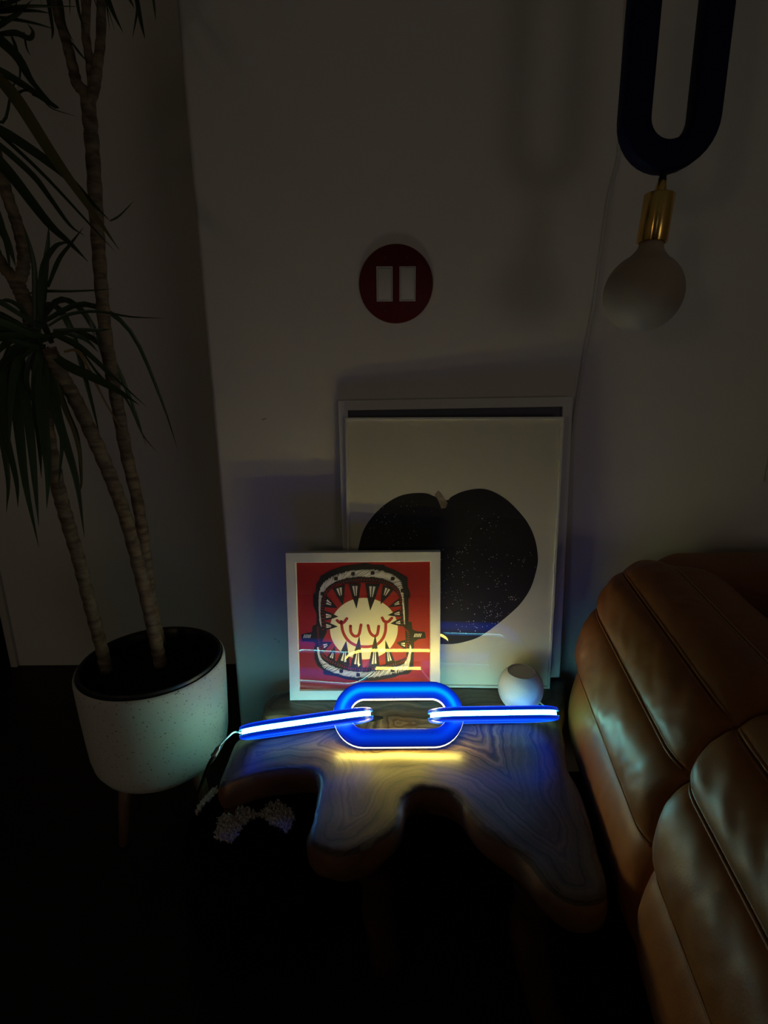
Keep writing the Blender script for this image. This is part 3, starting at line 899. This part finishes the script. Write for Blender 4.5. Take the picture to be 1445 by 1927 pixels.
# ------------------------------------------------------------------ potted plant
PC = Vector((-.515, 1.05, 0)); RIM = .423
plant = empty('potted_dracaena', PC, 'tall dracaena with arching strap leaves in a speckled white footed pot', 'potted plant')
pr = [(.0001, .166), (.07, .166), (.095, .168), (.116, .176), (.133, .191), (.143, .210), (.1475, .235), (.150, .275), (.1525, .33), (.1545, .39), (.155, .410), (.1545, .417), (.153, .4215), (.151, RIM),
      (.149, RIM - .001), (.1475, RIM - .004), (.1475, RIM - .05)]
lathe('pot', pr, 96, M['pot'], plant)
lathe('liner', [(.146, RIM - .03), (.1468, RIM - .004), (.1475, RIM + .004), (.146, RIM + .0075), (.1425, RIM + .008), (.140, RIM + .006), (.138, RIM - .012), (.134, RIM - .04)], 80, M['black'], plant)
lathe('soil', [(.1375, RIM - .017), (.09, RIM - .014), (.04, RIM - .012), (.0001, RIM - .012)], 48, M['soil'], plant)
for a in (200, 320, 80, 260):
    if a == 260: continue
    ar = math.radians(a + 22)
    d = Vector((math.cos(ar), math.sin(ar), 0))
    tube('leg', [d * .085 + Vector((0, 0, .170)), d * .098 + Vector((0, 0, .10)), d * .112 + Vector((0, 0, 0.0))], [.016, .013, .010], M['legwood'], plant, 14)
ZS = RIM - .03
def px_path(pts):   # (x, y, Y)
    return [aty(x, y, Y) for x, y, Y in pts]
def stem(paths, name='stem'):
    mb = MB()
    for pts, r0, r1, n in paths:
        path = smooth_path([p - PC for p in pts], n)
        N_ = len(path)
        rad = [(r0 + (r1 - r0) * i / (N_ - 1)) * (1 + .07 * math.sin(i * 2.1) + .06 * noise.noise(Vector((i * .9, r0 * 900, 0)))) for i in range(N_)]
        mb.add(*tubedata(path, rad, 12))
    return mb.build(name, M['stem'], plant, True)
stem([(px_path([(303, 1215, 1.12), (290, 1160, 1.12), (279, 1090, 1.12), (262, 960, 1.11), (237, 850, 1.10), (218, 745, 1.09), (200, 640, 1.08), (189, 520, 1.07), (181, 400, 1.06), (173, 270, 1.05), (165, 185, 1.05)]), .0125, .0115, 8),
      (px_path([(168, 195, 1.05), (158, 172, 1.05), (145, 158, 1.05), (138, 130, 1.05), (124, 75, 1.05), (108, 20, 1.05), (95, -80, 1.05)]), .010, .007, 6),
      (px_path([(168, 195, 1.05), (178, 165, 1.045), (184, 120, 1.04), (190, 60, 1.04), (190, -80, 1.03)]), .009, .007, 6),
      (px_path([(174, 170, 1.05), (168, 110, 1.06), (161, 50, 1.06), (170, -80, 1.05)]), .007, .0065, 6)])
stem([(px_path([(305, 1265, 1.05), (296, 1220, 1.05), (283, 1160, 1.05), (262, 1070, 1.045), (235, 970, 1.03), (205, 890, 1.02), (172, 815, 1.0), (138, 745, .99), (112, 700, .98), (92, 655, .975)]), .0135, .012, 8)])
stem([(px_path([(202, 1268, 1.03), (190, 1215, 1.03), (170, 1140, 1.03), (150, 1060, 1.025), (128, 985, 1.02), (110, 920, 1.01), (92, 830, 1.01), (80, 740, 1.01), (66, 650, 1.01), (55, 590, 1.01), (42, 555, 1.01), (28, 525, 1.01)]), .0125, .0125, 8),
      (px_path([(34, 535, 1.01), (42, 512, 1.01), (45, 490, 1.01), (41, 455, 1.0), (30, 415, 1.0), (16, 375, .99), (2, 325, .98), (-20, 240, .97), (-38, 150, .97), (-58, 60, .97)]), .0105, .008, 6),
      (px_path([(32, 530, 1.01), (15, 512, 1.01), (2, 495, 1.01), (-25, 440, 1.0), (-60, 330, .98), (-80, 200, .97), (-70, 70, .97)]), .0105, .008, 6)])
rl = random.Random(7)
def leaf(path, w, mat=None, name='leaf', n=4, twist=None):
    path = smooth_path(path, n)
    N_ = len(path)
    v, f = [], []
    tw = rl.uniform(-.7, .7) if twist is None else twist
    for i, p in enumerate(path):
        t = (path[min(i + 1, N_ - 1)] - path[max(i - 1, 0)]).normalized()
        view = (CP - p).normalized()
        view = (view + Vector((rl.uniform(-.05, .05), 0, .25))).normalized()
        side = t.cross(view)
        if side.length < .05: side = t.cross(Vector((0, 0, 1)))
        side.normalize()
        nrm = side.cross(t).normalized()
        s = i / (N_ - 1)
        a = tw * (s - .2)
        sd = side * math.cos(a) + nrm * math.sin(a)
        nn = sd.cross(t).normalized()
        ww = w * (.62 + .38 * min(1, s / .25)) * max(.03, (1 - s ** 2.6)) * .5
        q = p - PC
        v += [q - sd * ww, q - nn * ww * .28, q + sd * ww]
    for i in range(N_ - 1):
        for k in range(2):
            f.append((i * 3 + k, i * 3 + k + 1, (i + 1) * 3 + k + 1, (i + 1) * 3 + k))
    return mesh(name, v, f, mat or M['leaf'], plant, True)
def pxleaf(pts, w, Y0, Y1=None, mat=None, tw=None):
    Y1 = Y0 if Y1 is None else Y1
    n = len(pts)
    P_ = [aty(x, y, Y0 + (Y1 - Y0) * i / (n - 1)) for i, (x, y) in enumerate(pts)]
    leaf(P_, w * .00102, mat, twist=tw)
CY = .975
LV = [([(67, 630), (66, 560), (64, 500), (54, 455), (42, 418)], 9, CY, .96), ([(73, 620), (80, 560), (85, 507), (90, 460), (92, 421)], 12, CY, .97), ([(79, 615), (76, 560), (82, 500), (102, 466), (120, 457), (131, 460)], 10, CY, .93),
      ([(90, 540), (110, 490), (132, 460), (158, 427)], 7, CY, .92), ([(55, 552), (88, 548), (130, 548), (180, 546), (213, 543)], 5, CY, 1.0), ([(91, 613), (128, 592), (183, 586), (245, 596), (310, 599)], 6, CY, 1.04), ([(100, 622), (140, 621), (185, 621), (210, 619)], 8, CY, 1.02),
      ([(100, 622), (140, 630), (165, 642), (186, 664)], 9, CY, 1.02), ([(100, 625), (140, 645), (170, 668), (219, 714), (277, 767)], 9, CY, .96), ([(85, 655), (130, 690), (183, 714), (225, 737), (262, 762)], 17, CY, .93), ([(95, 665), (140, 690), (175, 705), (210, 735)], 10, CY, .96),
      ([(100, 630), (150, 655), (190, 690), (222, 727)], 8, CY, 1.0), ([(150, 655), (190, 710), (237, 750), (268, 817), (297, 853)], 5, CY, .97), ([(82, 665), (80, 720), (80, 780), (90, 880), (88, 957)], 22, CY, .90), ([(91, 680), (100, 740), (110, 790), (143, 900), (159, 1012)], 18, CY, .91),
      ([(90, 700), (100, 770), (116, 826), (113, 880), (110, 915)], 8, CY, .93), ([(40, 670), (42, 720), (55, 800), (65, 900), (73, 990)], 17, CY, .90), ([(30, 670), (25, 720), (35, 800), (48, 910), (73, 1030)], 19, CY, .88), ([(30, 650), (10, 720), (8, 800), (30, 900), (34, 955)], 14, CY, .89),
      ([(20, 650), (-5, 730), (0, 796), (15, 900), (12, 965)], 14, CY, .89), ([(70, 628), (35, 612), (0, 596), (-30, 592)], 9, CY, .93), ([(70, 635), (30, 622), (0, 615), (-40, 630)], 12, CY, .92), ([(60, 610), (40, 580), (18, 566), (0, 568), (-30, 585)], 8, CY, .96), ([(70, 650), (55, 680), (50, 717), (62, 755), (76, 788)], 9, CY, .94),
      ([(85, 660), (65, 655), (45, 672), (40, 690)], 8, CY, .92), ([(100, 690), (122, 765), (146, 826), (153, 900), (150, 930)], 9, CY, .93), ([(70, 640), (40, 650), (15, 680), (0, 720), (-10, 790)], 15, CY, .90), ([(75, 640), (45, 655), (28, 700), (20, 760), (18, 850)], 16, CY, .90),
      ([(80, 650), (70, 700), (68, 760), (74, 830), (78, 900)], 16, CY, .91), ([(60, 640), (20, 640), (-20, 680)], 14, CY, .90), ([(70, 640), (30, 660), (-5, 700), (-25, 760)], 15, CY, .89)]
for pts, w_, a, b_ in LV: pxleaf(pts, w_, a, b_)
pxleaf([(100, 690), (118, 760), (140, 815), (153, 880), (150, 925)], 7, CY, .92, M['leafolive'])
pxleaf([(120, 662), (145, 660), (165, 690), (200, 760), (252, 847)], 6, CY, .97, M['leafdry'])
for k in range(26):
    a = rl.uniform(0, 2 * math.pi); ln = rl.uniform(.22, .38); el = rl.uniform(-.1, .7)
    c0 = aty(82, 632, CY) + Vector((rl.uniform(-.015, .015), rl.uniform(-.015, .015), rl.uniform(-.02, .02)))
    d = Vector((math.cos(a), math.sin(a), 0))
    if d.x > .35: continue
    P_ = [c0 + d * ln * .0, c0 + d * ln * .3 + Vector((0, 0, ln * .25 * el)), c0 + d * ln * .6 + Vector((0, 0, ln * (.25 * el - .12))), c0 + d * ln * .8 + Vector((0, 0, -ln * .42)), c0 + d * ln * .9 + Vector((0, 0, -ln * .75))]
    leaf(P_, rl.uniform(.009, .015))
UP = [([(-60, 40), (-20, 60), (30, 104), (61, 155), (107, 203)], 17, .97, .90), ([(-60, 110), (0, 134), (46, 161), (100, 198), (112, 204)], 12, .97, .92), ([(-70, 80), (0, 149), (37, 195), (91, 280), (131, 338), (183, 411), (224, 470)], 19, .97, .86),
      ([(-60, 215), (0, 244), (61, 283), (122, 329), (167, 375), (207, 416)], 15, .97, .88), ([(-60, 230), (0, 274), (61, 329), (91, 368), (131, 423), (160, 444)], 10, .97, .89), ([(-50, 210), (24, 274), (91, 338), (167, 420), (219, 476)], 6, .97, .90),
      ([(-60, 230), (0, 305), (30, 341), (91, 420), (134, 460), (166, 493)], 18, .97, .88), ([(207, 416), (222, 408), (238, 393), (252, 377)], 3, .88, .87), ([(-40, 330), (0, 424), (18, 465), (30, 503)], 13, .97, .98), ([(-50, 300), (-5, 400), (12, 460), (20, 520)], 10, .97, .96),
      ([(-60, 20), (0, 10), (20, 4), (60, -10)], 10, 1.0, .95), ([(-40, 25), (0, 18), (50, 12), (150, 12)], 7, 1.0, 1.0), ([(-40, 30), (0, 22), (60, 20), (100, 26)], 6, 1.0, .98), ([(-30, 30), (25, 36), (70, 45), (105, 56)], 5, 1.0, .98), ([(0, 64), (30, 62), (55, 72), (62, 60), (50, 42)], 9, 1.0, .98),
      ([(-10, 55), (10, 40), (35, 25), (60, 0)], 8, 1.0, .98), ([(22, 68), (30, 90), (38, 130), (34, 175)], 5, 1.0, 1.0), ([(45, 60), (50, 90), (58, 105)], 3, 1.0, 1.0), ([(185, -60), (200, -10), (213, 24), (232, 62)], 9, 1.03, .98), ([(220, -60), (240, -10), (253, 16)], 7, 1.03, .97), ([(225, -70), (250, -30), (265, 40), (273, 74)], 8, 1.03, .95),
      ([(270, -70), (285, -20), (290, 10), (293, 40)], 5, 1.03, .97), ([(105, -40), (116, 12), (122, 46), (140, 82)], 6, 1.04, 1.0), ([(85, -60), (91, 0), (99, 55), (97, 75)], 6, 1.04, 1.0), ([(250, -40), (258, 10), (255, 40), (249, 72)], 4, 1.03, .99), ([(140, -40), (148, 20), (160, 60)], 5, 1.04, 1.0),
      ([(135, 80), (150, 100), (166, 118)], 4, 1.05, 1.05), ([(60, 178), (80, 187), (100, 205), (150, 221)], 3, .98, 1.0), ([(30, 180), (45, 170), (70, 176)], 4, .98, .98), ([(-40, 200), (5, 230), (22, 170), (36, 140)], 5, 1.0, 1.0)]
for pts, w_, a, b_ in UP:
    pxleaf(pts, w_, a, b_, M['leafolive'] if w_ == 19 else None)
# crowns above the frame (their leaves shade the wall and hang into view)
for (cx_, cy_, cyy, num, lo, hi) in ((-60, 60, .97, 60, .25, .42), (95, -70, 1.05, 60, .22, .36), (190, -70, 1.03, 60, .22, .36)):
    for k in range(num):
        a = rl.uniform(0, 2 * math.pi); ln = rl.uniform(lo, hi); el = rl.uniform(.2, 1.5)
        c0 = aty(cx_, cy_, cyy) + Vector((0, 0, rl.uniform(-.03, .05)))
        d = Vector((math.cos(a), math.sin(a), 0))
        dz = -ln * (.05 if cy_ < 0 else .3)
        P_ = [c0, c0 + d * ln * .35 + Vector((0, 0, ln * .35 * el)), c0 + d * ln * .7 + Vector((0, 0, ln * (.4 * el - .1))), c0 + d * ln * .95 + Vector((0, 0, ln * (.3 * el - .3) + dz))]
        pj = [proj(q) for q in smooth_path(P_, 4)]
        if cy_ < 0 and any(y > 60 or x > 285 for x, y in pj): continue
        if cy_ > 0 and any(x > 15 and y > 60 for x, y in pj): continue
        if any(x > 300 for x, y in pj): continue
        leaf(P_, rl.uniform(.009, .014))

# ------------------------------------------------------------------ sofa
def build_sofa():
    yaw = math.radians(7.5)
    O = Vector((.408, 1.0, 0))
    e = Vector((math.sin(yaw), math.cos(yaw), 0)); ac = Vector((math.cos(yaw), -math.sin(yaw), 0))
    root = empty('leather_sofa', O, 'tan channel-quilted leather sofa with stitched seams beside the wood table', 'sofa')
    def P(u, l, z): return ac * u - e * l + Vector((0, 0, z * (1 - .075 * max(0, l))))
    S4, S3, S2, S1, S0, SI = (.085, .13), (.004, .41), (.03, .547), (.075, .634), (.165, .660), (.30, .40)
    lobes = [([S4, (.035, .19), (.002, .29), S3], .012), ([S3, S2], .020), ([S2, S1], .016), ([S1, (.118, .655), S0], .012), ([S0, (.235, .645), (.272, .595), (.292, .50), SI], .010)]
    def curve(cp, bul, n):
        path = [Vector((p.x, p.y)) for p in smooth_path([Vector((a, b_, 0)) for a, b_ in cp], 12)]
        L_ = [0]
        for i in range(1, len(path)): L_.append(L_[-1] + (path[i] - path[i - 1]).length)
        out = []
        for k in range(n + 1):
            t = k / n; d = t * L_[-1]
            i = max(j for j in range(len(L_)) if L_[j] <= d + 1e-9); i = min(i, len(path) - 2)
            p = path[i].lerp(path[i + 1], (d - L_[i]) / max(1e-9, L_[i + 1] - L_[i]))
            tg = (path[min(i + 2, len(path) - 1)] - path[max(i - 1, 0)]).normalized()
            nr = Vector((-tg.y, tg.x))
            b2 = bul * (1 - abs(2 * t - 1) ** 2.6) - .006 * (abs(2 * t - 1) ** 14)
            out.append((p + nr * b2, nr, t))
        return out
    secs = [(-.11, .415, .13, .05), (.416, 1.10, .055, .08)]
    for si, (l0, l1, r0, r1) in enumerate(secs):
        for li, (cp, bul) in enumerate(lobes):
            cs = curve(cp, bul, 22)
            nl = 110
            v, f = [], []
            for i in range(nl + 1):
                l = l0 + (l1 - l0) * i / nl
                q0, q1 = min(1, (l - l0) / r0), min(1, (l1 - l) / r1)
                ins = r0 * .62 * (1 - math.sqrt(max(0, 1 - (1 - q0) ** 2))) + r1 * .55 * (1 - math.sqrt(max(0, 1 - (1 - q1) ** 2)))
                for (p, nr, t) in cs:
                    wr = noise.noise(Vector((l * 26 + t * 2.5 + li * 7, t * 2.2, si * 5))) * .0032 + noise.noise(Vector((l * 60 - t * 4, t * 3, li * 9 + si))) * .0012
                    wr *= (.35 + .65 * (1 - abs(2 * t - 1) ** 2)) if li in (1, 2, 3) else .5
                    off = wr - ins
                    q = p + nr * off
                    if li == 0 and t < .3: q = p - nr * ins * .5 + nr * wr
                    v.append(P(q.x, l, q.y))
            k = len(cs)
            for i in range(nl):
                for j in range(k - 1):
                    f.append((i * k + j, (i + 1) * k + j, (i + 1) * k + j + 1, i * k + j + 1))
            mesh('quilted_channel', v, f, M['leather'], root, True)
            if li > 0:
                # twin stitched welt along the lower seam of this channel
                for dlt in (-.0035, .0035):
                    path, rad = [], []
                    tg = (Vector(lobes[li][0][1]) - Vector(lobes[li - 1][0][-2])).normalized()
                    nr = Vector((-tg.y, tg.x)); s0 = Vector(cp[0])
                    for i in range(201):
                        l = l0 + .01 + (l1 - l0 - .02) * i / 200
                        q0, q1 = min(1, (l - l0) / r0), min(1, (l1 - l) / r1)
                        ins = r0 * .62 * (1 - math.sqrt(max(0, 1 - (1 - q0) ** 2))) + r1 * .55 * (1 - math.sqrt(max(0, 1 - (1 - q1) ** 2)))
                        q = s0 + tg * dlt + nr * (-.0012 - ins)
                        path.append(P(q.x, l, q.y)); rad.append(.0028 if i % 2 else .0022)
                    tube('stitched_welt', path, rad, M['leather'] if li < 4 else M['stitch'], root, 6)
    # inner body of the arm down to the floor, set back under the channels
    v, f = [], []
    prof = [(.09, .02), (.085, .16), (.05, .30), (.045, .42), (.065, .53), (.10, .60), (.165, .625), (.23, .61), (.26, .56), (.27, .40), (.27, .02)]
    ls = (-.04, .2, .40, .43, .7, 1.05)
    for l in ls:
        for (u, z) in prof: v.append(P(u, l, z))
    k = len(prof)
    for i in range(len(ls) - 1):
        for j in range(k): f.append((i * k + j, (i + 1) * k + j, (i + 1) * k + (j + 1) % k, i * k + (j + 1) % k))
    f.append(tuple(range(k))); f.append(tuple(range((len(ls) - 1) * k, len(ls) * k)))
    mesh('arm_body', v, f, M['leather'], root)
    # backrest along the wall, rounded roll in two channels, and the seat
    def roll(name, u0, u1, cl, cz, rl_, rz, zb, n=28, m_=40):
        v, f = [], []
        for i in range(m_ + 1):
            u = u0 + (u1 - u0) * i / m_
            q = min(1, (u - u0) / .06, (u1 - u) / .06)
            sc = .72 + .28 * math.sqrt(max(0, 1 - (1 - max(0, q)) ** 2))
            for j in range(n):
                a = 2 * math.pi * j / n
                ca, sa = math.cos(a), math.sin(a)
                l = cl + rl_ * sc * math.copysign(abs(ca) ** .6, ca)
                z = cz + rz * sc * math.copysign(abs(sa) ** .6, sa) + .002 * noise.noise(Vector((u * 20, a * 2, 1)))
                v.append(Vector((u - O.x, -l, z)))
        for i in range(m_):
            for j in range(n): f.append((i * n + j, (i + 1) * n + j, (i + 1) * n + (j + 1) % n, i * n + (j + 1) % n))
        f.append(tuple(range(n))); f.append(tuple(range(m_ * n, (m_ + 1) * n)))
        o = mesh(name, v, f, M['leather'], root, True); return o
    for u0, u1 in ((.60, .98), (.985, 1.60), (1.605, 2.2)):
        roll('back_channel', u0, u1, -.05, .535, .105, .115, 0)
        roll('back_channel', u0, u1, -.045, .33, .10, .11, 0)
    roll('seat_cushion', .68, 2.2, .42, .30, .38, .10, 0)
    box('base', (.29, 1.8, -.85, .1, .03, .22), M['leather'], root, .02)
    return root
build_sofa()
# dark throw cushion on the seat
def throw_cushion():
    c = Vector((.83, .70, .545))
    root_m = Matrix.Translation(c) @ Matrix.Rotation(math.radians(-35), 4, 'Z') @ Matrix.Rotation(math.radians(-22), 4, 'X')
    v, f = [], []; n = 24; h = .14
    for s in (1, -1):
        for i in range(n + 1):
            for j in range(n + 1):
                x, z = -1 + 2 * i / n, -1 + 2 * j / n
                b_ = (1 - x ** 4) * (1 - z ** 4)
                pin = 1 - .07 * (1 - abs(x) ** 2) * abs(z) ** 4 - 0
                v.append((x * h * (1 - .06 * (1 - z * z)), -s * .055 * max(0, b_) ** .6, z * h * (1 - .06 * (1 - x * x))))
        b0 = 0 if s == 1 else (n + 1) ** 2
        for i in range(n):
            for j in range(n):
                a = b0 + i * (n + 1) + j; f.append((a, a + n + 1, a + n + 2, a + 1))
    o = mesh('throw_cushion', v, f, M['cushion'], None, True)
    o.matrix_world = root_m
    tag(o, 'dark green throw cushion resting in the leather sofa corner', 'cushion')
throw_cushion()

# ------------------------------------------------------------------ shaggy pouf
def build_pouf():
    c = Vector((-.235, .845, 0)); R, Hh = .150, .225
    root = empty('shaggy_pouf', c, 'black shaggy pouf with white tufted patches under the table', 'pouf')
    prof = [(.0001, 0), (R * .8, 0), (R * .93, .015), (R, .06), (R, .15), (R * .95, .19), (R * .82, .213), (R * .55, .223), (.0001, Hh)]
    pp = [(p.x, p.y) for p in smooth_path([Vector((a, b_, 0)) for a, b_ in prof], 3)]
    lathe('body', [(max(.0001, a), max(0, b_)) for a, b_ in pp], 48, M['pile_b'], root)
    pa = [(378, 1473), (403, 1474), (410, 1486), (390, 1503), (368, 1532), (363, 1508)]
    pb = [(402, 1572), (410, 1535), (438, 1513), (468, 1515), (489, 1528), (468, 1540), (452, 1560), (436, 1584)]
    pc = [(487, 1528), (503, 1510), (522, 1503), (550, 1520), (554, 1538), (542, 1562), (515, 1552)]
    rnd = random.Random(5)
    W_, B_ = MB(), MB()
    segs = []; tot = 0
    for i in range(len(pp) - 1):
        a, b_ = pp[i], pp[i + 1]; A = (a[0] + b_[0]) * math.hypot(a[0] - b_[0], a[1] - b_[1])
        segs.append((A, a, b_)); tot += A
    for k in range(32000):
        x = rnd.random() * tot
        for A, a, b_ in segs:
            if x < A: break
            x -= A
        t = rnd.random(); r = a[0] + (b_[0] - a[0]) * t; z = a[1] + (b_[1] - a[1]) * t
        if z < .02: continue
        an = rnd.random() * 2 * math.pi
        nr = Vector((b_[1] - a[1], -(b_[0] - a[0]))); nr = -nr if nr.x < 0 and nr.y < 0 else nr
        nr = Vector((abs(b_[1] - a[1]), abs(b_[0] - a[0]) * (1 if z > .1 else -1))).normalized()
        d = Vector((math.cos(an) * nr.x, math.sin(an) * nr.x, nr.y))
        p = Vector((r * math.cos(an), r * math.sin(an), z))
        ln = rnd.uniform(.005, .010)
        dd = (d + Vector((rnd.uniform(-.6, .6), rnd.uniform(-.6, .6), rnd.uniform(-.6, .4)))).normalized()
        px, py = proj(p + c + d * .008)
        white = any(inside((px, py), q) for q in (pa, pb, pc)) and d.dot(CP - p - c) > 0
        if d.y > .2 and (math.sin(an * 4) * math.sin(z * 40) > .55): white = True
        s = dd.cross(Vector((.3, .2, 1))).normalized(); u = dd.cross(s)
        w_ = rnd.uniform(.0024, .0036) * (1.7 if white else 1)
        vs = [p + s * w_, p - s * w_ * .5 + u * w_ * .87, p - s * w_ * .5 - u * w_ * .87, p + dd * ln]
        (W_ if white else B_).add(vs, [(0, 1, 3), (1, 2, 3), (2, 0, 3)])
    o = W_.build('white_pile', M['pile_w'], root, fix=False); tag(o, 'white tufted patches', kind='stuff')
    o = B_.build('black_pile', M['pile_b'], root, fix=False); tag(o, kind='stuff')
build_pouf()

# ------------------------------------------------------------------ rug
def build_rug():
    c = Vector((.75, .1, 0))
    root = empty('woven_rug', c, 'dim brown woven rug on the dark floor under the sofa', 'rug')
    v, f = [], []; n = 60
    for i in range(n + 1):
        for j in range(n + 1):
            x, y = -.52 + 1.6 * i / n, -1.2 + 1.72 * j / n
            v.append((x, y, .007 + .002 * noise.noise(Vector((x * 30, y * 30, 0)))))
    for i in range(n):
        for j in range(n):
            a = i * (n + 1) + j; f.append((a, a + n + 1, a + n + 2, a + 1))
    mesh('weave', v, f, M['rug'], root, True)
    mb = MB(); rnd = random.Random(2)
    for k in range(150):
        y = -1.2 + 1.72 * k / 150
        p = Vector((-.52, y, .006)); q = p + Vector((-rnd.uniform(.02, .04), rnd.uniform(-.01, .01), -.002))
        mb.add(*tubedata([p, p.lerp(q, .5) + Vector((0, 0, .002)), q], .0016, 4))
    o = mb.build('fringe', M['rug'], root); tag(o, kind='stuff')
build_rug()
